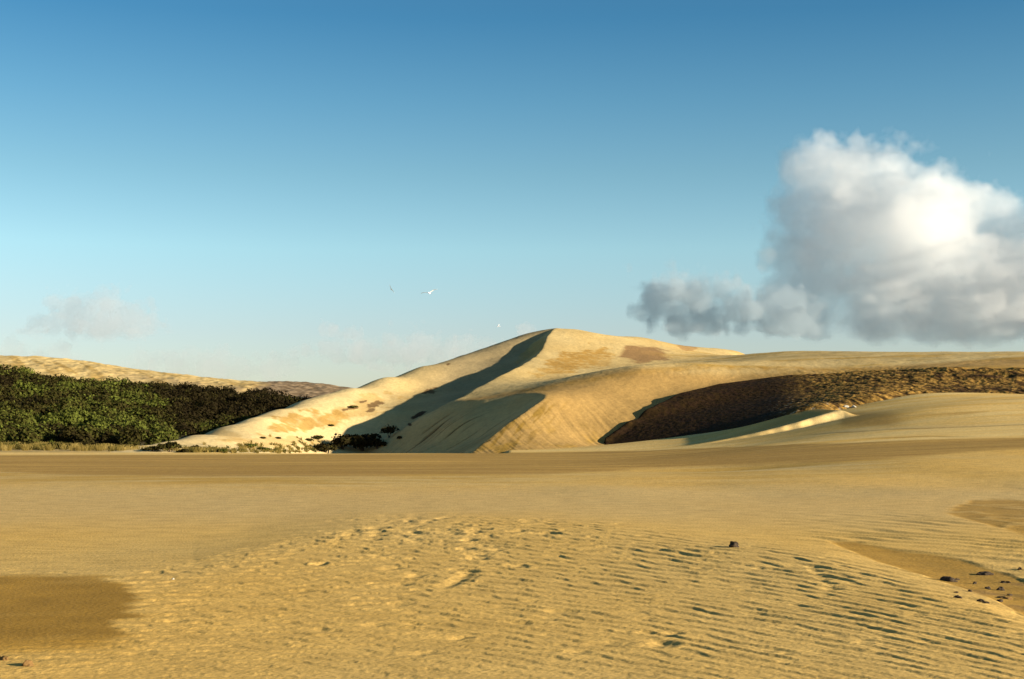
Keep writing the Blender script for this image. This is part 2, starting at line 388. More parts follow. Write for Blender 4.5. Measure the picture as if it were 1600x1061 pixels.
for p in [(850, 608, 284), (900, 596, 290), (1000, 578, 293), (1100, 572, 300), (1200, 574, 300), (1300, 577, 296), (1400, 577, 287), (1500, 574, 274), (1600, 573, 267), (1800, 570, 260),
          (850, 702, 240), (900, 696, 246), (945, 690.5, 252.5), (990, 692, 250), (1050, 690, 250), (1200, 685, 244), (1400, 660, 245), (1600, 650, 240), (1800, 648, 236),
          (900, 650, 262), (975, 668, 258), (1010, 645, 265), (1060, 620.5, 275), (1120, 605.5, 281), (1180, 597.5, 284), (1230, 591, 285), (1300, 588, 282), (1400, 583, 275), (1480, 578, 266), (1600, 580, 259), (1800, 582, 250),
          (940, 548, 395), (1010, 545, 405), (1080, 550, 420)]:
    B_pts.append(W(*p))
for x_ in range(960, 1300, 20):
    B_pts.append(W(x_ + .37, np.interp(x_, [c[0] for c in CREST], [c[1] for c in CREST]), np.interp(x_, [c[0] for c in CREST], [c[2] for c in CREST])))
B_S = Surf(B_pts, lam=1e-8)

# the slip face below the brink, falling to the left (about 31 degrees)
S_pts = [W(*k) for k in K[:-1]]
for p in [(570, 703, 299), (640, 701, 281), (700, 701, 265), (660, 650, 296), (720, 655, 277), (600, 730, 262), (560, 760, 250)]: S_pts.append(W(*p))
for k in K[5:-1]:
    q = W(*k); S_pts.append(q + np.array([-12, 0, -7.6])); S_pts.append(q + np.array([-30, 4, -19])); S_pts.append(q + np.array([14, -2, 9]))
for k in K[:5]:
    q = W(*k); S_pts.append(q + np.array([12, 3, 8.5]))
SL_S = Surf(S_pts, lam=1e-7)

# ------------------------------------------------------------------ the dark eroded bank in front of the dune
_P = []
for t in TOE:
    q = W(*t); _P.append(q); _P.append(q + np.array([-4, -7, -3.2]))
for c in CREST[1:]:
    q = W(*c); _P.append(q); _P.append(q + np.array([1, 5, -.6])); _P.append(q + np.array([6, 30, -12]))
for x_ in range(962, 1290, 22):       # a straight scarp between crest and toe
    for f_ in (0, .3, .5, .8):
        cy_, cd_ = [np.interp(x_, [c[0] for c in CREST], [c[k] for c in CREST]) for k in (1, 2)]
        ty_, td_ = [np.interp(x_, [c[0] for c in TOE], [c[k] for c in TOE]) for k in (1, 2)]
        _P.append(W(x_, cy_ + (ty_ - cy_) * f_, cd_ + (td_ - cd_) * f_))
for m_ in [ (1330, 606, 256), (1420, 598, 256), (1520, 597, 253), (1620, 598, 248)]: _P.append(W(*m_))
BANK_S = Surf(_P, lam=3e-6)
_cw = np.array([W(*c) for c in CREST])
def crest_y(X, Y):
    return np.interp(X / Y, _cw[:, 0] / _cw[:, 1], _cw[:, 1], left=100)

def dune_h(X, Y):
    A = A_S(X, Y); T = B_S(X, Y)
    kx = np.interp(Y, KW[:, 1], KW[:, 0]); kz = np.interp(Y, KW[:, 1], KW[:, 2])
    kx = kx + .5 * noise(X / 6 + 50, Y / 7)
    Sl = SL_S(X, Y) + .25 * noise(X / 6 + 50, Y / 7)
    Sl = np.where(Y > 420, np.minimum(Sl, kz + (X - kx) * .62), Sl)
    B = smin(T, Sl, .25)
    B = np.where(Y < crest_y(X, Y) - 1.2, np.minimum(B, BANK_S(X, Y) - .9 + .85 * sstep(1010, 950, 800 + F * X / Y)), B)
    # the top surface only exists near and right of the brink; far left it follows the slip face
    return A, B, Sl, T, kx

def build_dune():
    s = axis(-.36, .62, -.29, .40, 1150, 24)
    Yr = np.concatenate([np.linspace(218, 300, 340, endpoint=False), np.linspace(300, 450, 330, endpoint=False), np.linspace(450, 620, 40)])
    Yg = np.repeat(Yr[:, None], len(s), 1); Xg = s[None] * Yg
    A, B, Sl, T, kx = dune_h(Xg, Yg)
    Z = smax(A, B, .35)
    Bw = sstep(-.4, .4, B - A)               # 1 where the right-hand dune is on top
    slip = Bw * sstep(.3, -.3, Sl - T)       # slip face
    top = Bw * (1 - slip)
    Z = np.where(Yg > 450, Z - (Yg - 450) * .05, Z)
    u, v = proj(Xg, Yg, Z)
    # relief: wind texture, slides on the steep faces
    Z = Z + .16 * fbm(Xg / 9, Yg / 9, 3) + .03 * fbm(Xg / 1.6, Yg / 2.4, 3)
    # diagonal slide streaks running down the slip face (towards -x)
    across = Yg + .25 * Xg + 1.4 * noise(Xg / 9, Yg / 6)
    across = Xg * .54 + Yg * -.84 + 1.2 * noise(Xg / 9, Yg / 6)
    st = fbm(across / 1.5, (Xg * .84 + Yg * .54) / 26, 3)
    low = sstep(9, 3, Z)
    Z = Z - slip * low * .28 * sstep(.1, .45, st)
    front = top * sstep(300, 285, Yg)
    dn = fbm((Xg + .35 * (Yg - 240)) / 1.3, Yg / 20, 3)
    Z = Z + front * .10 * dn * sstep(12, 5, Z)
    # small scarp under the plateau rim
    rim = curve(u, [(800, 612), (850, 607), (900, 597), (1000, 580), (1100, 573), (1200, 575), (1430, 578), (1600, 575)])
    sc = front * sstep(0, 2, v - rim) * sstep(18, 4, v - rim) * sstep(980, 1080, u)
    Z = Z - sc * (.12 + .2 * fbm(Xg / 1.5, Yg / 4, 3))
    # ---- colour
    nb = fbm(Xg / 14, Yg / 18, 4); nf = fbm(Xg / 2, Yg / 2.6, 4)
    col = mix(DUNE[None, None], PALE[None, None], np.clip(.45 + .8 * nb, 0, 1))
    left = 1 - Bw
    col = mix(col, np.array([.61, .45, .21]), .9 * left * sstep(660, 520, u))  # sunlit brightness of the left slope added through its colour
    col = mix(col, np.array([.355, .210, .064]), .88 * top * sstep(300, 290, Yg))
    col = mix(col, np.array([.33, .245, .125]), .8 * left * sstep(600, 730, u))  # dim flank below the peak: shade painted as a darker tan
    def blob(cu, cv, ru, rv, k=0.0, rag=.55, seed=0, sc=3.0):
        c, s_ = math.cos(k), math.sin(k)
        a = (u - cu) * c + (v - cv) * s_; b = -(u - cu) * s_ + (v - cv) * c
        return sstep(1.15, .8, np.hypot(a / ru, b / rv) + rag * fbm(Xg / sc + seed, Yg / (sc * 1.6), 4))
    och = lambda f: mix(np.array([.38, .22, .055]), PALE, np.clip(-.05 + 1.0 * f, 0, 1))
    # ochre scour marks
    och_c = och(fbm(Xg / 2 + 7, Yg / 3, 3))
    for (cu, cv, ru, rv, k, wt) in [(480, 658, 62, 13, -.12, .9), (560, 640, 52, 15, -.35, .5), (430, 690, 70, 9, 0, .45), (350, 678, 26, 9, 0.3, .4), (900, 563, 42, 15, -.25, 1.0), (880, 575, 45, 8, -.15, .7), (935, 560, 20, 12, .1, .6)]:
        col = mix(col, och_c, wt * blob(cu, cv, ru, rv, k, 1.0, cu * .1, 4.0))
    dk = np.array([.235, .135, .055])
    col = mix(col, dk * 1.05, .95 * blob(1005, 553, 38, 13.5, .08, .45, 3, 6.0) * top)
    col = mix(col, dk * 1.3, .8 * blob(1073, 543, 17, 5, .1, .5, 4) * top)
    for (cu, cv, ru, rv) in [(585, 632, 14, 4), (580, 641, 9, 3), (550, 637, 13, 3), (672, 611, 14, 4), (700, 570, 3, 1.5), (567, 628, 6, 2)]:
        col = mix(col, dk * .6, .9 * blob(cu, cv, ru, rv, -.3, .9, cu * .3, 1.6) * left)
    col = mix(col, DRY * .72, .6 * blob(835, 545, 34, 7, -.62, .6, 9, 4) * sstep(.7, .3, top))
    # streaks of dark damp sand on slip face, brown slides on the front corner
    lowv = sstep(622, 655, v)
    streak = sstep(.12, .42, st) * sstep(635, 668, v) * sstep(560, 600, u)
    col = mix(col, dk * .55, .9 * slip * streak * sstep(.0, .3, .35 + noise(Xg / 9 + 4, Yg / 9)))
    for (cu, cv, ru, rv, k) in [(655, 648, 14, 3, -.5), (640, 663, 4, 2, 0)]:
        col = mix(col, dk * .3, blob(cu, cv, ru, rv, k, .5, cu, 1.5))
    corner = front * np.exp(-((u - (850 - (v - 625) * .98)) / 46) ** 2) * sstep(615, 645, v)
    sl2 = fbm((v + (u - 760) * 1.05 + 5 * noise(Xg / 3, Yg / 3)) / 12, (u - v) / 60, 4)
    col = mix(col, OCHRE * .62, np.clip(2.6 * sl2 + .05, 0, .95) * corner)
    col = mix(col, OCHRE * .8, front * np.clip(2.0 * fbm(Xg / 4 + 2, Yg / 6, 4) - .35, 0, .6) * sstep(640, 690, v))
    # brown rim and scarp line
    ln = sstep(-5, -1, v - rim) * sstep(7, 1, v - rim) * sstep(790, 830, u)
    col = mix(col, BROWN * 1.05, Bw * ln * (.45 + .5 * np.clip(fbm(Xg / 3, Yg / 9, 3) * 2 + .3, 0, 1)))
    col = mix(col, OCHRE * .78, sc * np.clip(.25 + 1.6 * fbm(Xg / 1.8, Yg / 12, 3), 0, .85))
    pl = Bw * sstep(2, -3, v - rim) * sstep(980, 1100, u) * (Yg < 450)
    col = mix(col, OCHRE * .95, pl * np.clip(2.2 * fbm(Xg / 26, Yg / 9, 4) - .1, 0, .7))
    rough = front * blob(1370, 577, 75, 9, 0, .8, 21, 3)
    col = mix(col, BROWN * .75, rough * np.clip(.5 + 2 * fbm(Xg / 1.2, Yg / 5, 3), 0, .9))
    Z = Z - rough * .18 * np.abs(fbm(Xg / 1.3, Yg / 3, 3))
    col = col * (1 + .045 * np.clip(RNG.normal(size=Xg.shape), -2, 2)[..., None])
    o = grid_mesh('dune', Xg, Yg, Z, col, M_DUNE); o['kind'] = 'structure'
    return o
build_dune()
def dune_z(x, y):
    X = np.array([[float(x)]]); Y = np.array([[float(y)]]); A, B, *_ = dune_h(X, Y); return float(smax(A, B, .35)[0, 0])

def build_bank():
    Sf = BANK_S
    s = np.linspace(.055, .55, 900); Yr = np.linspace(205, 296, 420)
    Yg = np.repeat(Yr[:, None], len(s), 1); Xg = s[None] * Yg
    Z = Sf(Xg, Yg); Z = Z + .55 * np.exp(-((Yg - crest_y(Xg, Yg) + .5) / 2.2) ** 2); u, v = proj(Xg, Yg, Z)
    lump = fbm(Xg / 2.2, Yg / 2.6, 4); gul = np.abs(fbm((Xg + .3 * Yg) / 1.6, Yg / 6, 3))
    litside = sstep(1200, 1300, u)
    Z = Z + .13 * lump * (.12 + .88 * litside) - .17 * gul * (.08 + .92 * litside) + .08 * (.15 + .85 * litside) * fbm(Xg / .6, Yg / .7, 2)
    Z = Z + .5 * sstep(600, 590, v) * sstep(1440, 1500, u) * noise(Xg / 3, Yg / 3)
    P_SHADE = np.array([.022, .012, .004]); P1 = np.array([.33, .185, .042]); P2 = np.array([.030, .015, .007])
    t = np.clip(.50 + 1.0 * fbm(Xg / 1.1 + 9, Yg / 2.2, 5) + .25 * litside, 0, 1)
    col = mix(P_SHADE[None, None], P1[None, None], t * (.05 + .95 * litside))  # near-black tone paints shade onto the left part of the bank
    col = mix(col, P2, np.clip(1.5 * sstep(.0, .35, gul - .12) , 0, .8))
    rt = sstep(1430, 1500, u) * (np.exp(-((v - 588) / 5.5) ** 2) * .8 + np.exp(-((v - 608) / 4.5) ** 2) * .9)
    col = mix(col, P2 * 1.3, np.clip(rt * (.6 + 1.2 * fbm(Xg / 3, Yg / 3, 3)), 0, .95))
    roots = sstep(.33, .5, fbm(Xg / .9 + 33, Yg / 1.4, 3)) * sstep(1180, 1260, u) * sstep(1350, 1290, u) * sstep(612, 630, v)
    col = mix(col, np.array([.45, .33, .2]), .7 * roots)
    o = grid_mesh('bank', Xg, Yg, Z, col, M_BANK); o['kind'] = 'structure'
build_bank()

# ------------------------------------------------------------------ the hill on the left and its scrub
H_pts = []
H_top = [(-300, 556), (-100, 556), (0, 557), (80, 559), (130, 565), (180, 575), (220, 580), (260, 585), (300, 592), (350, 599), (390, 600), (420, 597), (450, 596.5), (500, 600), (545, 607), (620, 622), (720, 650)]
for i, (x, y) in enumerate(H_top):
    q = W(x, y, 520 + max(0, x) * .08); H_pts.append(q); H_pts.append(q + np.array([0, 60, -6])); H_pts.append(q + np.array([0, 160, -30]))
scrub_top = [(-300, 575), (0, 580), (45, 581), (62, 590), (100, 597), (160, 601), (240, 604), (330, 611), (420, 617), (470, 625), (520, 640), (700, 650)]
for x in (-300, -150, 0, 60, 110, 160, 240, 330, 420, 470, 560):
    y = curve(x, scrub_top); H_pts.append(W(x, y + 4, 425))
for x, y, d in [(-300, 705, 225), (-100, 705, 225), (0, 705, 225), (100, 705, 225), (200, 705, 229), (300, 712, 242), (400, 730, 255), (500, 750, 270),
                (-150, 645, 310), (0, 645, 310), (100, 645, 310), (200, 655, 312), (250, 648, 340), (330, 668, 335), (400, 665, 350), (480, 665, 360), (330, 632, 380), (430, 636, 385), (100, 615, 360), (230, 622, 375), (0, 605, 360)]:
    H_pts.append(W(x, y, d))
H_S = Surf(H_pts, lam=1e-8)
def hill_h(X, Y):
    z = H_S(X, Y)
    return z + .9 * fbm(X / 26, Y / 26, 3) * sstep(230, 270, Y) * sstep(600, 430, Y)

def build_hill():
    s = axis(-.75, .05, -.40, -.02, 520, 30)
    Yr = np.concatenate([np.linspace(216, 430, 260, endpoint=False), np.linspace(430, 600, 240, endpoint=False), np.linspace(600, 820, 24)])
    Yg = np.repeat(Yr[:, None], len(s), 1); Xg = s[None] * Yg
    Z = hill_h(Xg, Yg)
    Z = Z + .5 * fbm(Xg / 5, Yg / 12, 4) * sstep(425, 450, Yg)
    u, v = proj(Xg, Yg, Z)
    st = curve(u, scrub_top)
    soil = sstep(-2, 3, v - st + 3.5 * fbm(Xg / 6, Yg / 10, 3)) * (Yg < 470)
    nb = fbm(Xg / 7 + Yg / 40, Yg / 30, 4)
    col = mix(DUNE[None, None] * .98, PALE[None, None], np.clip(.4 + nb, 0, 1))
    col = mix(col, OCHRE * .62, np.clip(1.8 * fbm((Xg + .5 * Yg) / 5, Yg / 60 + 3, 4) - .05, 0, .55))
    band = sstep(-14, -2, v - st) * sstep(140, 300, u) + .8 * np.exp(-((v - (574 + (u - 90) * .115)) / 3.5) ** 2) * sstep(120, 240, u)
    col = mix(col, np.array([.24, .165, .085]), np.clip(band * (.45 + .8 * nb), 0, .75))
    far = sstep(385, 425, u + 12 * noise(Xg / 9, Yg / 14)) * (1 - soil)
    heath = mix(np.array([.14, .095, .052]), np.array([.27, .19, .11]), np.clip(.35 + 1.3 * fbm(Xg / 3, Yg / 6, 4), 0, 1))
    col = mix(col, heath, far)
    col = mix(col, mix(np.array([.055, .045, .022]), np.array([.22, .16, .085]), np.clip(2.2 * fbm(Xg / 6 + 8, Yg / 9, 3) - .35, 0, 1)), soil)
    base = sstep(697, 702, v + 2.5 * fbm(Xg / 3, Yg / 3, 3))
    col = mix(col, DUNE * .95, base)
    o = grid_mesh('hill', Xg, Yg, Z, col, M_HILL); o['kind'] = 'structure'
build_hill()

def leaf_mat(name, c1, c2, c3):
    m, n, b = new_mat(name)
    at = n.nodes.new('ShaderNodeAttribute'); at.attribute_name = 'leaf'
    rp = n.nodes.new('ShaderNodeValToRGB'); e = rp.color_ramp.elements
    e[0].position = 0; e[0].color = (*c1, 1); e[1].position = 1; e[1].color = (*c3, 1)
    k = rp.color_ramp.elements.new(.55); k.color = (*c2, 1)
    n.links.new(at.outputs['Fac'], rp.inputs[0]); n.links.new(rp.outputs[0], b.inputs['Base Color'])
    b.inputs['Roughness'].default_value = .8
    return m
M_LEAF = leaf_mat('scrub_leaves', (.013, .009, .003), (.032, .027, .006), (.072, .082, .013))
M_DRYG = leaf_mat('dry_grass_blades', (.045, .045, .010), (.21, .15, .038), (.42, .30, .095))
M_BARK, _n, _b = new_mat('bark'); _b.inputs['Base Color'].default_value = (.07, .05, .035, 1)

def leaves(centres, radii, n, size, tones, rng, flat=.75):
    """leaf-clump quads scattered through ellipsoids -> verts, quads, tone per vertex"""
    N = len(centres)
    d = rng.normal(size=(N, n, 3)); d /= np.linalg.norm(d, axis=2, keepdims=True)
    d[..., 2] = np.abs(d[..., 2]) * 1.0 - .18
    ph = rng.uniform(0, 6.28, (N, 1)); k = rng.integers(2, 5, (N, 1))
    ang = np.arctan2(d[..., 1], d[..., 0])
    rr = (.62 + .38 * rng.random((N, n)) ** .5) * (1 + .18 * np.sin(ang * k + ph) + .12 * np.sin(ang * 5 + 2 * ph + 5 * d[..., 2]))
    p = centres[:, None] + d * rr[..., None] * radii[:, None]
    nrm = d * np.array([1, 1, 1.3]) + rng.normal(size=d.shape) * .45; nrm /= np.linalg.norm(nrm, axis=2, keepdims=True)
    t = np.cross(nrm, rng.normal(size=d.shape)); t /= np.linalg.norm(t, axis=2, keepdims=True); b = np.cross(nrm, t)
    sz = size[:, None] * rng.uniform(.6, 1.3, (N, n)); t = t * sz[..., None]; b = b * (sz * flat)[..., None]
    V = np.stack([p - t - b * .3, p - b, p + t - b * .2, p + t * .2 + b], 2).reshape(-1, 3)
    tone = np.clip(tones[:, None] + rng.normal(0, .13, (N, n)), 0, 1)
    return V, np.repeat(tone.ravel(), 4)

def quad_mesh(name, V, tone, mat, smooth=False):
    me = bpy.data.meshes.new(name); nq = len(V) // 4
    me.vertices.add(len(V)); me.vertices.foreach_set('co', V.astype(np.float32).ravel())
    me.loops.add(len(V)); me.loops.foreach_set('vertex_index', np.arange(len(V), dtype=np.int32))
    me.polygons.add(nq); me.polygons.foreach_set('loop_start', (np.arange(nq) * 4).astype(np.int32))
    me.update(calc_edges=True)
    a = me.attributes.new('leaf', 'FLOAT', 'POINT'); a.data.foreach_set('value', tone.astype(np.float32))
    me.materials.append(mat); return me

def build_scrub():
    rng = np.random.default_rng(21)
    n = 9000
    Y = 222 + (470 - 222) * rng.random(n); s = rng.uniform(-.44, -.07, n); X = s * Y
    Z = hill_h(X, Y); u, v = proj(X, Y, Z)
    keep = (v > curve(u, scrub_top) + 5 + 3.5 * fbm(X / 6, Y / 10, 3)) & (v < 692) & (Y > 246)
    gap = fbm(X / 9 + 8, Y / 12, 3) > .36
    keep &= ~gap
    keep &= A_S(X, Y) < Z + .3
    keep &= (u < 268) | (Y > 300)
    X, Y, Z, u, v = X[keep], Y[keep], Z[keep], u[keep], v[keep]
    # thin to a minimum spacing
    order = rng.permutation(len(X)); cell = {}; sel = []
    for i in order:
        r = 2.0
        k = (int(X[i] // r), int(Y[i] // r)); 
        if k in cell: continue
        cell[k] = 1; sel.append(i)
    X, Y, Z = X[sel], Y[sel], Z[sel]
    ex = rng.uniform(-100, -52, 150); ey = rng.uniform(232, 246, 150)      # low bushes straggling into the dry grass
    k_ = noise(ex / 4.0 + 9, ey / 8.0) > -.05; ex, ey = ex[k_], ey[k_]
    nb_ = len(X); X = np.concatenate([X, ex]); Y = np.concatenate([Y, ey]); Z = np.concatenate([Z, np.maximum(hill_h(ex, ey), ground_base(ex[None], ey[None])[0])])
    N = len(X); rad = np.where(rng.random(N) < .28, rng.uniform(2.4, 3.7, N), rng.uniform(.9, 2.0, N))
    rad[nb_:] = rng.uniform(.5, 1.2, N - nb_)
    R = np.stack([rad, rad, rad * rng.uniform(.5, .85, N)], 1)
    C = np.stack([X, Y, Z + R[:, 2] * .35], 1)
    uu, vv = proj(X, Y, Z)
    dark = sstep(150, 330, uu) * sstep(672, 645, vv + (uu - 300) * -.08)  # dune's cast shadow on the scrub, put into the leaf tone
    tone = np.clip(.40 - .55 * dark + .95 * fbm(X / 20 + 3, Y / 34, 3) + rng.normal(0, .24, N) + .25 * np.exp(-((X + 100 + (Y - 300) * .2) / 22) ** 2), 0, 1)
    V, T = leaves(C, R, 230, (.16 + .05 * rad), tone, rng)
    o = link('scrub', quad_mesh('scrub', V, T, M_LEAF)); o['kind'] = 'stuff'; o['label'] = 'dense dark green scrub covering the hillside left of the dune'; o['category'] = 'scrub'
    print('scrub bushes', N)
build_scrub()

def shrub_obj(name, x, y, z, r, h, label, group, tone=.4, seed=0, n=420, mat=None, leaf=.17, cat='shrub'):
    rng = np.random.default_rng(seed)
    root = bpy.data.objects.new(name, None); COL.objects.link(root); root.location = (x, y, z)
    root['label'] = label; root['category'] = cat
    if group: root['group'] = group
    k = 6
    c = np.stack([rng.uniform(-.5, .5, k) * r, rng.uniform(-.5, .5, k) * r, rng.uniform(.28, .55, k) * h], 1); c[0] = (0, 0, .5 * h)
    R = np.stack([rng.uniform(.42, .62, k) * r] * 2 + [rng.uniform(.32, .48, k) * h], 1); R[0] *= 1.15
    V, T = leaves(c, R, n // k, np.full(k, leaf * max(.8, r / 1.5)), np.full(k, tone), rng)
    V[:, 2] = np.maximum(V[:, 2], -.05)
    f = link('foliage', quad_mesh('foliage', V, T, mat or M_LEAF), parent=root)
    # branching stems
    import bmesh
    bm = bmesh.new()
    for q in range(5):
        a = rng.uniform(0, 6.28); p0 = Vector((rng.normal(0, .06 * r), rng.normal(0, .06 * r), -.15)); p1 = Vector((math.cos(a) * r * .45, math.sin(a) * r * .45, h * .6))
        d = (p1 - p0); mid = p0 + d * .5 + Vector((0, 0, h * .06)); prev = None
        for t, rr in ((p0, .05), (mid, .035), (p1, .012)):
            ring = [bm.verts.new(t + Vector((math.cos(g) * rr * r, math.sin(g) * rr * r, 0))) for g in (0, 1.257, 2.513, 3.77, 5.027)]
            if prev:
                for i in range(5): bm.faces.new((prev[i], prev[(i + 1) % 5], ring[(i + 1) % 5], ring[i]))
            prev = ring
    me = bpy.data.meshes.new('stem'); bm.to_mesh(me); bm.free(); me.materials.append(M_BARK)
    link('stem', me, parent=root)
    return root

def surf_hit(px, py, fn, y0=225, y1=460):
    """first point of a terrain height function along the sight line through a photo pixel"""
    Ys = np.arange(y0, y1, .5)
    P = np.array([W(px, py, y) for y in Ys]); h = fn(P[:, 0][None], P[:, 1][None])[0]
    k = np.argmax(P[:, 2] <= h)
    if P[k, 2] > h[k]: k = len(Ys) - 1
    return P[k, 0], P[k, 1], h[k]
def A_top(X, Y):
    A, B, *_ = dune_h(X, Y); return smax(A, B, .35)

# shrubs standing in the shaded valley and at the foot of the dune
sh = [((608, 684), 1.9, 3.0, 'round dark bush alone on the shaded slip face', .15),
      ((535, 702), 3.4, 3.4, 'tall dark bush in the deepest shade at the dune foot, left of the widest one', .15),
      ((565, 705), 4.2, 3.6, 'widest dark bush in the shaded valley at the dune foot', .12),
      ((590, 701), 2.6, 2.4, 'low dark bush at the right end of the shaded valley thicket', .12),
      ((508, 707), 3.2, 2.0, 'low dark bush at the left end of the shaded valley thicket', .2),
      ((552, 692), 3.2, 2.0, 'spreading dark bush behind the valley thicket, higher up the shaded slope', .2),
      ((578, 688), 2.6, 1.7, 'small dark bush behind the valley thicket, nearest the slip face', .2),
      ((497, 687), 1.5, 1.1, 'sunlit olive bush just above the shadow edge on the left slope', .5),
      ((484, 690), 1.1, .8, 'small sunlit olive bush left of the one at the shadow edge', .55),
      ((624, 687), .7, .8, 'tiny dark bush beside the round bush on the slip face', .15),
      ((550, 637), 1.4, .5, 'flat green bush on the sunlit middle of the left slope', .75),
      ((517, 666), 1.0, .5, 'tiny olive tuft-like bush between the ochre scour marks', .5),
      ((265, 706), 2.1, 1.9, 'rounded green bush at the left tip of the dune', .5),
      ((240, 707), 1.6, 1.0, 'low brown-green bush left of the round one at the dune tip', .35),
      ((288, 708), 1.2, .8, 'low ragged bush right of the round one at the dune tip', .35),
      ((325, 707), 1.2, .6, 'low green bush on the sand right of the dune tip', .6),
      ((345, 707), 1.3, .8, 'green bush at the dune foot left of the grassy mounds', .7),
      ((392, 700), 1.6, .9, 'green bush on top of the grassy mounds at the dune foot', .75),
      ((412, 704), 1.4, .7, 'bright green bush on the right side of the grassy mounds', .8),
      ((410, 685), .8, .4, 'tiny olive bush alone on pale sand above the grassy mounds', .45),
      ((435, 685), .9, .4, 'tiny brown bush right of the olive one above the grassy mounds', .25)]
for i, ((px, py), r, h, lab, tn) in enumerate(sh):
    x, y, z = surf_hit(px, py, A_top)
    z = max(z, ground_z(x, y))
    shrub_obj('shrub', x, y, z - .1, r, h, lab, 'shrubs around the foot of the dune', tn, 100 + i)

# individually readable scrub crowns at the foot of the hill
proto = []
for k in range(6):
    rng = np.random.default_rng(500 + k)
    proto.append(shrub_obj('scrub_tree', 0, 0, 0, 2.4, 3.4 + .5 * (k % 3), 'x', 'rounded scrub trees along the foot of the hill', .25 + .09 * k, 300 + k, 700, leaf=.2, cat='tree'))
cnt = 0
for row, (yy, vv) in enumerate([(243, 0), (250, 0), (258, 0)]):
    x = -102 + row
    while proj(x, yy, 2)[0] < (205, 222, 240)[row]:
        k = random.randrange(6); p = proto[k]
        if cnt < 6: o = proto[cnt]
        else:
            o = p.copy(); COL.objects.link(o)
            for c in p.children:
                d = c.copy(); COL.objects.link(d); d.parent = o
        y = yy + random.uniform(-2, 2); z = float(hill_h(np.array([[x]]), np.array([[y]]))[0, 0]); z = max(z, ground_z(x, y))
        o.location = (x, y, z - .2); o.rotation_euler = (0, 0, random.uniform(0, 6.28)); sc = random.uniform(.75, 1.15); o.scale = (sc, sc, sc * random.uniform(.8, 1.05))
        o['label'] = ['dark green scrub tree in the front row at the foot of the hill', 'dark green scrub tree in the second row up from the foot of the hill', 'dark green scrub tree in the third row up from the foot of the hill'][row]
        o['group'] = ['front row', 'second row', 'third row'][row] + ' of scrub trees at the foot of the hill'
        cnt += 1; x += random.uniform(2.6, 4.2)
print('scrub trees', cnt)

# ------------------------------------------------------------------ dry grass at the edge of the flat
def build_grass():
    rng = np.random.default_rng(5)
    V = []; T = []
    def tufts(n, pick, h, spread, nb):
        for _ in range(n):
            x, y, z, tone = pick()
            for b in range(nb):
                a = rng.uniform(0, 6.28); hh = h * rng.uniform(.5, 1.2); l = spread * rng.uniform(.3, 1)
                bx = x + rng.normal(0, spread * .35); by = y + rng.normal(0, spread * .35)
                tx = bx + math.cos(a) * l; ty = by + math.sin(a) * l; wd = .05
                V.extend([(bx - wd, by, z - .1), (bx + wd, by, z - .1), (tx + wd * .5, ty, z + hh), (tx - wd * .5, ty, z + hh)])
                T.extend([min(1, max(0, tone + rng.normal(0, .15)))] * 4)
    def left():
        while True:
            x = rng.uniform(-98, -50); y = rng.uniform(226, 244)
            if noise(np.array(x / 2.2), np.array(y / 9.)) + .35 * rng.normal() > -.05: break
        z = max(ground_z(x, y), float(hill_h(np.array([[x]]), np.array([[y]]))[0, 0]))
        return x, y, z, .35 + .7 * noise(np.array(x / 2.5), np.array(y / 4.)) + .15
    tufts(620, left, .8, .6, 16)
    def foot():
        px = rng.uniform(310, 500); py = 708 - abs(rng.normal(0, 1)) * 8 * (1 if px > 370 else .4)
        x, y, z = surf_hit(px, py, A_top, 225, 300); z = max(z, ground_z(x, y)); return x, y, z, .35 + rng.normal(0, .25)
    tufts(240, foot, .45, .4, 14)
    me = quad_mesh('dry_grass', np.array(V), np.array(T), M_DRYG)
    o = link('dry_grass', me); o['kind'] = 'stuff'; o['label'] = 'golden dry grass fringing the flat below the scrub and the dune'; o['category'] = 'grass'
build_grass()

# ------------------------------------------------------------------ stones, shell, pale driftwood
def stone_mat(name, c):
    m, n, b = new_mat(name); nz = n.nodes.new('ShaderNodeTexNoise'); nz.inputs['Scale'].default_value = 30
    r = n.nodes.new('ShaderNodeValToRGB'); r.color_ramp.elements[0].color = (*[q * .5 for q in c], 1); r.color_ramp.elements[1].color = (*[min(1, q * 1.6) for q in c], 1)
    n.links.new(nz.outputs['Fac'], r.inputs[0]); n.links.new(r.outputs[0], b.inputs['Base Color']); b.inputs['Roughness'].default_value = .75
    return m
M_STONE = stone_mat('dark_stone', (.05, .036, .024)); M_BSTONE = stone_mat('brown_stone', (.15, .085, .03)); M_WHITE = stone_mat('pale_rock', (.40, .36, .28))
from mathutils import noise as mnoise
def stone(name, px, py, sx, sy, sz, mat, label, cat, group=None, seed=1, Y=None, rough=.28, zoff=0.0):
    import bmesh
    bm = bmesh.new(); bmesh.ops.create_icosphere(bm, subdivisions=4, radius=1)
    for v in bm.verts:
        n1 = mnoise.fractal(v.co * 1.3 + Vector((seed * 3.1, 0, 0)), 1, 2, 4); v.co *= 1 + rough * n1 * 1.6
        v.co.z = v.co.z * (1.15 if v.co.z > 0 else .6)
        v.co = Vector((v.co.x * sx, v.co.y * sy, v.co.z * sz))
    me = bpy.data.meshes.new(name); bm.to_mesh(me); bm.free(); me.polygons.foreach_set('use_smooth', [True] * len(me.polygons)); me.materials.append(mat)
    o = bpy.data.objects.new(name, me); COL.objects.link(o)
    if Y is None: Y = CAMZ * F / (py - H0)
    q = W(px, py, Y)
    o.location = (q[0], q[1], 0); o.rotation_euler = (0, 0, seed * 1.7)
    o['label'] = label; o['category'] = cat
    if group: o['group'] = group
    pending.append((o, zoff, sz)); return o
pending = []
g = 'loose dark stones on the sand'
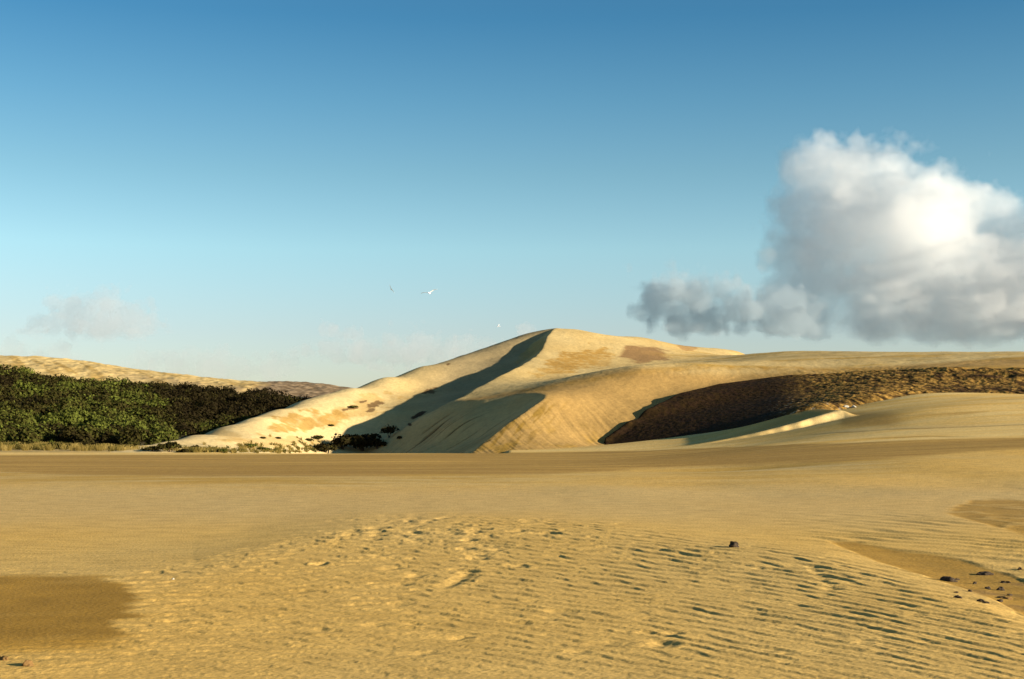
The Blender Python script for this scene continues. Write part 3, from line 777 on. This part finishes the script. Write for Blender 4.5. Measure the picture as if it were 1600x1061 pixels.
stone('stone', 1147, 861, .085, .07, .065, M_STONE, 'fist-sized dark stone alone on the rippled sand', 'stone', g, 1)
stone('stone', 1538, 894, .10, .08, .03, M_STONE, 'largest dark stone in the damp hollow on the right', 'stone', g, 2)
stone('stone', 1482, 906, .10, .08, .04, M_STONE, 'dark stone in the damp hollow, left of the largest one', 'stone', g, 3)
stone('stone', 1564, 918, .05, .04, .03, M_STONE, 'small dark stone in the damp hollow, below the largest one', 'stone', g, 4)
stone('stone', 1569, 931, .08, .06, .018, M_BSTONE, 'flat reddish stone near the lower edge of the damp hollow', 'stone', g, 5)
for k_ in range(14):
    stone('stone', RNG.uniform(1490, 1598), RNG.uniform(885, 950), RNG.uniform(.02, .045), RNG.uniform(.02, .04), RNG.uniform(.012, .022), M_STONE, 'small dark stone among the scattered debris at the right end of the damp hollow', 'stone', 'debris stones in the damp hollow', 20 + k_)
stone('stone', 43, 1053, .042, .036, .030, M_BSTONE, 'small round brown stone at the bottom left by the damp patch', 'stone', g, 6)
stone('stone', 4, 1044, .06, .03, .02, M_BSTONE, 'flat brown stone cut by the left picture edge', 'stone', g, 7)
stone('shell', 270, 914, .016, .014, .012, M_WHITE, 'tiny white shell on the sand above the left damp patch', 'shell', None, 9)
stone('pale_rock', 1322, 634, .6, .4, .25, M_WHITE, 'left pale rock at the foot of the brown bank', 'rock', 'pale rocks below the brown bank', 11, Y=229, rough=.2)
stone('pale_rock', 1334, 632, .9, .4, .26, M_WHITE, 'right, longer pale rock at the foot of the brown bank', 'rock', 'pale rocks below the brown bank', 12, Y=229, rough=.2)
bpy.context.view_layer.update()
deps = bpy.context.evaluated_depsgraph_get()
def drop(x, y):
    hit, loc, *_ = S.ray_cast(deps, Vector((x, y, 60)), Vector((0, 0, -1)))
    return loc.z if hit else 0
for o, zoff, sz in pending: o.location.z = -100
bpy.context.view_layer.update(); deps = bpy.context.evaluated_depsgraph_get()
for o, zoff, sz in pending: o.location.z = drop(o.location.x, o.location.y) + sz * .12 + zoff

# ------------------------------------------------------------------ gulls
M_GULL, _n, _b = new_mat('gull_white'); _b.inputs['Base Color'].default_value = (.85, .85, .84, 1)
M_GGREY, _n, _b = new_mat('gull_grey'); _b.inputs['Base Color'].default_value = (.30, .32, .34, 1)
M_BEAK, _n, _b = new_mat('beak_yellow'); _b.inputs['Base Color'].default_value = (.6, .35, .04, 1)
def gull(px, py, Y, yaw, roll, scale, label, dih=.35):
    import bmesh
    root = bpy.data.objects.new('gull', None); COL.objects.link(root)
    root.location = W(px, py, Y); root.rotation_euler = (0, roll, yaw); root.scale = (scale,) * 3
    root['label'] = label; root['category'] = 'gull'; root['group'] = 'gulls in flight above the dune'
    bm = bmesh.new()
    prof = [(-.30, .004, .0), (-.24, .03, .0), (-.12, .055, 0), (.0, .068, 0), (.1, .06, .01), (.17, .038, .02), (.21, .034, .03), (.25, .026, .03), (.28, .008, .025)]
    prev = None
    for y, r, z in prof:
        ring = [bm.verts.new((math.cos(a) * r * (1.6 if y < -.22 else 1), y, z + math.sin(a) * r)) for a in [i * .7854 for i in range(8)]]
        if prev:
            for i in range(8): bm.faces.new((prev[i], prev[(i + 1) % 8], ring[(i + 1) % 8], ring[i]))
        else: bm.faces.new(ring[::-1])
        prev = ring
    bm.faces.new(prev)
    # tail fan and wings are part of the one body surface
    tv = [bm.verts.new(p) for p in [(-.05, -.25, .012), (.05, -.25, .012), (.11, -.42, .006), (0, -.40, .006), (-.11, -.42, .006)]]
    bm.faces.new(tv)
    for s in (-1, 1):
        st = [(.04, .12, -.09, .03), (.22, .15, -.06, .03 + .18 * dih), (.42, .17, -.02, .03 + .36 * dih), (.58, .10, -.03, .03 + .40 * dih), (.72, -.02, -.08, .02 + .36 * dih)]
        prev = None
        for x, a, b, z in st:
            r = [bm.verts.new((s * x, a, z)), bm.verts.new((s * x, (a + b) / 2, z + .014)), bm.verts.new((s * x, b, z - .004)), bm.verts.new((s * x, (a + b) / 2, z - .008))]
            if prev:
                for i in range(4): bm.faces.new((prev[i], prev[(i + 1) % 4], r[(i + 1) % 4], r[i]))
            prev = r
        bm.faces.new(prev)
    bmesh.ops.recalc_face_normals(bm, faces=bm.faces)
    me = bpy.data.meshes.new('body'); bm.to_mesh(me); bm.free(); me.materials.append(M_GULL); link('body', me, parent=root)
    bm = bmesh.new(); bmesh.ops.create_cone(bm, segments=8, radius1=.010, radius2=.002, depth=.05, cap_ends=True)
    me = bpy.data.meshes.new('beak'); bm.to_mesh(me); bm.free(); me.materials.append(M_BEAK); b = link('beak', me, parent=root); b.location = (0, .30, .022); b.rotation_euler = (-math.pi / 2, 0, 0)
gull(671, 458, 118, 2.9, .22, 1.0, 'largest gull gliding with long spread wings left of the dune peak')
gull(611, 452, 190, .4, 1.0, .9, 'small gull banking steeply, left of the largest gull')
gull(779, 510, 230, 1.3, -.5, .9, 'tiny gull low beside the upper slope of the dune')

# ------------------------------------------------------------------ clouds
import openvdb
def vol_noise(shape, cells, rng):
    """smooth 3-D noise by upsampling a random lattice (values about -1..1)"""
    lat = rng.uniform(-1, 1, [int(math.ceil(s / cells)) + 3 for s in shape]).astype(np.float32)
    r = lat
    for ax, n in enumerate(shape):
        t = np.arange(n) / cells; i = np.floor(t).astype(int); f = (t - i).astype(np.float32); f = f * f * (3 - 2 * f)
        a = np.take(r, i, axis=ax); b = np.take(r, i + 1, axis=ax)
        sh_ = [1, 1, 1]; sh_[ax] = n; f = f.reshape(sh_); r = a * (1 - f) + b * f
    return r

def cloud_vol(name, density, colour=(1, 1, 1), g=0.0):
    m = bpy.data.materials.new(name); m.use_nodes = True; n = m.node_tree
    for x in list(n.nodes):
        if x.type == 'BSDF_PRINCIPLED': n.nodes.remove(x)
    o = [x for x in n.nodes if x.type == 'OUTPUT_MATERIAL'][0]
    v = n.nodes.new('ShaderNodeVolumePrincipled'); v.inputs['Density'].default_value = density; v.inputs['Color'].default_value = (*colour, 1); v.inputs['Anisotropy'].default_value = g
    n.links.new(v.outputs[0], o.inputs['Volume'])
    m.cycles.homogeneous_volume = True
    return m

def make_cloud(blobs, Y, depth_px, voxel, isos, label, seed=1, rough=(.34, .34, .24, .13, .05), base=None, group=None, squash=1.0, k0=48, wide=1.0, g=0.3):
    """blobs: photo-measured puffs (x, y, r[, depth offset]); the cloud is a solid of puffs with real depth."""
    rng = np.random.default_rng(seed)
    B = np.array([(b[0], b[1], b[2], b[3] if len(b) > 3 else 0) for b in blobs], float)
    u0, u1 = (B[:, 0] - B[:, 2]).min() - 40, (B[:, 0] + B[:, 2]).max() + 40
    v0, v1 = (B[:, 1] - B[:, 2]).min() - 40, (B[:, 1] + B[:, 2]).max() + 40
    nx, nz, ny = int((u1 - u0) / voxel), int((v1 - v0) / voxel), int(2 * depth_px / voxel)
    x = u0 + np.arange(nx) * voxel; z = v0 + np.arange(nz) * voxel; y = -depth_px + np.arange(ny) * voxel
    f = np.full((nx, ny, nz), -1.0, np.float32)
    X, Yy, Z = np.meshgrid(x, y, z, indexing='ij', sparse=True)
    for cu, cv, r, cd in B:
        d = np.sqrt(((X - cu) / wide) ** 2 + ((Yy - cd) * squash) ** 2 + (Z - cv) ** 2) / r
        f = np.maximum(f, (1 - d) * min(1, r / 60 + .35))
    f += .05
    for i, a in enumerate(rough):
        nn = vol_noise(f.shape, k0 / voxel / (2.1 ** i), rng)
        f = f + a * ((2 * np.abs(nn) - .8) * .5 + nn * .35)
    if base is not None:
        f = f - .9 * np.clip((Z - base) / 50.0, 0, 2)
    f[0] = f[-1] = -1; f[:, 0] = f[:, -1] = -1; f[:, :, 0] = f[:, :, -1] = -1
    parent = None
    for lv, (iso, dens, col) in enumerate(isos):
        gr = openvdb.FloatGrid(background=1.0); gr.copyFromArray(np.ascontiguousarray(iso - f)); 
        pts, tris, quads = gr.convertToPolygons(isovalue=0.0, adaptivity=0.0)
        if len(quads) == 0: continue
        # voxel -> world: photo-pixel offsets scaled to metres at distance Y
        c = W((u0 + u1) / 2, (v0 + v1) / 2, Y); sc = Y / F
        P = np.stack([(pts[:, 0] * voxel - (u1 - u0) / 2) * sc, (pts[:, 1] * voxel - depth_px) * sc, -(pts[:, 2] * voxel - (v1 - v0) / 2) * sc], 1)
        if lv > 0 and group == 'one':
            continue
        me = bpy.data.meshes.new('cloud'); 
        me.vertices.add(len(P)); me.vertices.foreach_set('co', P.astype(np.float32).ravel())
        Q = quads[:, ::-1].astype(np.int32); me.loops.add(Q.size); me.loops.foreach_set('vertex_index', Q.ravel()); me.polygons.add(len(Q)); me.polygons.foreach_set('loop_start', (np.arange(len(Q)) * 4).astype(np.int32))
        me.update(calc_edges=True)
        me.materials.append(cloud_vol('cloud_vapour', dens, col, g))
        o = bpy.data.objects.new('cloud' if parent is None else 'cloud_core', me); COL.objects.link(o)
        if parent is None:
            o.location = c; parent = o; o['label'] = label; o['category'] = 'cloud'
            if group: o['group'] = group
        else: o.parent = parent
        print(o.name, len(P))

big = [(1282, 262, 62), (1245, 330, 50), (1240, 400, 58), (1228, 460, 50), (1340, 268, 60, 10), (1395, 275, 50, 0), (1455, 310, 60, -10), (1330, 340, 105, 0), (1420, 380, 115, -20), (1505, 350, 66, 10), (1560, 360, 55, 0), (1600, 440, 110, 0),
       (1680, 420, 115, 0), (1275, 425, 75, -10), (1375, 460, 90, -40), (1500, 455, 110, -20), (1258, 485, 52, 0), (1350, 505, 48, -10), (1450, 505, 55, 0), (1560, 505, 55, 0), (1660, 500, 60, 0), (1216, 298, 16, 0), (1240, 268, 26, 0), (1760, 460, 100, 0)]
def dn(px, Y): return 1.0 / (px * Y / F)          # density whose mean free path is px photo pixels at Y
Yc = 4200
make_cloud(big, Yc, 170, 4, [(-.07, dn(450, Yc), (.998, .997, .993)), (.0, dn(340, Yc), (.998, .997, .993)), (.08, dn(300, Yc), (.998, .997, .993)), (.20, dn(280, Yc), (.998, .997, .993))], 'huge bright white cumulus cloud towering over the right of the dune', 3, base=525)
small = [(1040, 468, 50), (1085, 470, 46), (1130, 452, 32), (1150, 445, 22), (1012, 455, 24), (1165, 485, 30), (1215, 498, 44), (1120, 502, 34), (1060, 500, 38), (1255, 510, 34), (1155, 482, 44), (1195, 488, 46), (1215, 470, 34), (1240, 490, 40), (1100, 490, 40), (1015, 505, 18), (1205, 400, 16), (1195, 420, 10)]
make_cloud(small, 3900, 70, 4, [(-.04, dn(170, 3900), (.62, .70, .75)), (.07, dn(130, 3900), (.62, .70, .75)), (.2, dn(90, 3900), (.62, .70, .75))], 'small ragged grey cloud left of the huge white one', 5, base=518, rough=(.6, .5, .36, .2, .06), k0=36)  # shaded look put into the vapour as an absorbing grey colour
wisps = [([(120, 495, 36), (165, 500, 42), (210, 505, 30), (85, 505, 24), (60, 508, 16)], 520, 'faint flat grey cloud low in the sky at the far left', 38),
         ([(520, 516, 14), (545, 521, 16), (560, 524, 12)], 530, 'faint small grey streak of cloud over the low left slope of the dune', 30),
         ([(520, 548, 22), (570, 552, 26), (620, 553, 28), (665, 545, 30), (715, 545, 26), (750, 545, 18), (480, 550, 14)], 568, 'faint long bank of cloud behind the left slope of the dune', 42),
         ([(815, 521, 10), (835, 520, 9)], 528, 'faint wisp of cloud touching the dune top on the left', 28),
         ([(230, 570, 24), (275, 568, 26), (330, 570, 30), (380, 575, 24), (430, 575, 26)], 590, 'pale pinkish bank of cloud just above the hill crest', 60),
         ([(60, 560, 22), (95, 553, 22), (20, 548, 20)], 575, 'pale cloud peeping over the hill at the left edge', 60)]
for i, (bl, base, lab, mf) in enumerate(wisps):
    bl = [(a, b, r * .95) for a, b, r in bl]
    make_cloud(bl, 9000, 40, 3, [(-.06, dn(mf * 2.6, 9000), (.95, .93, .92))], lab, 20 + i, base=base, k0=26, rough=(.6, .5, .36, .2), wide=1.5)
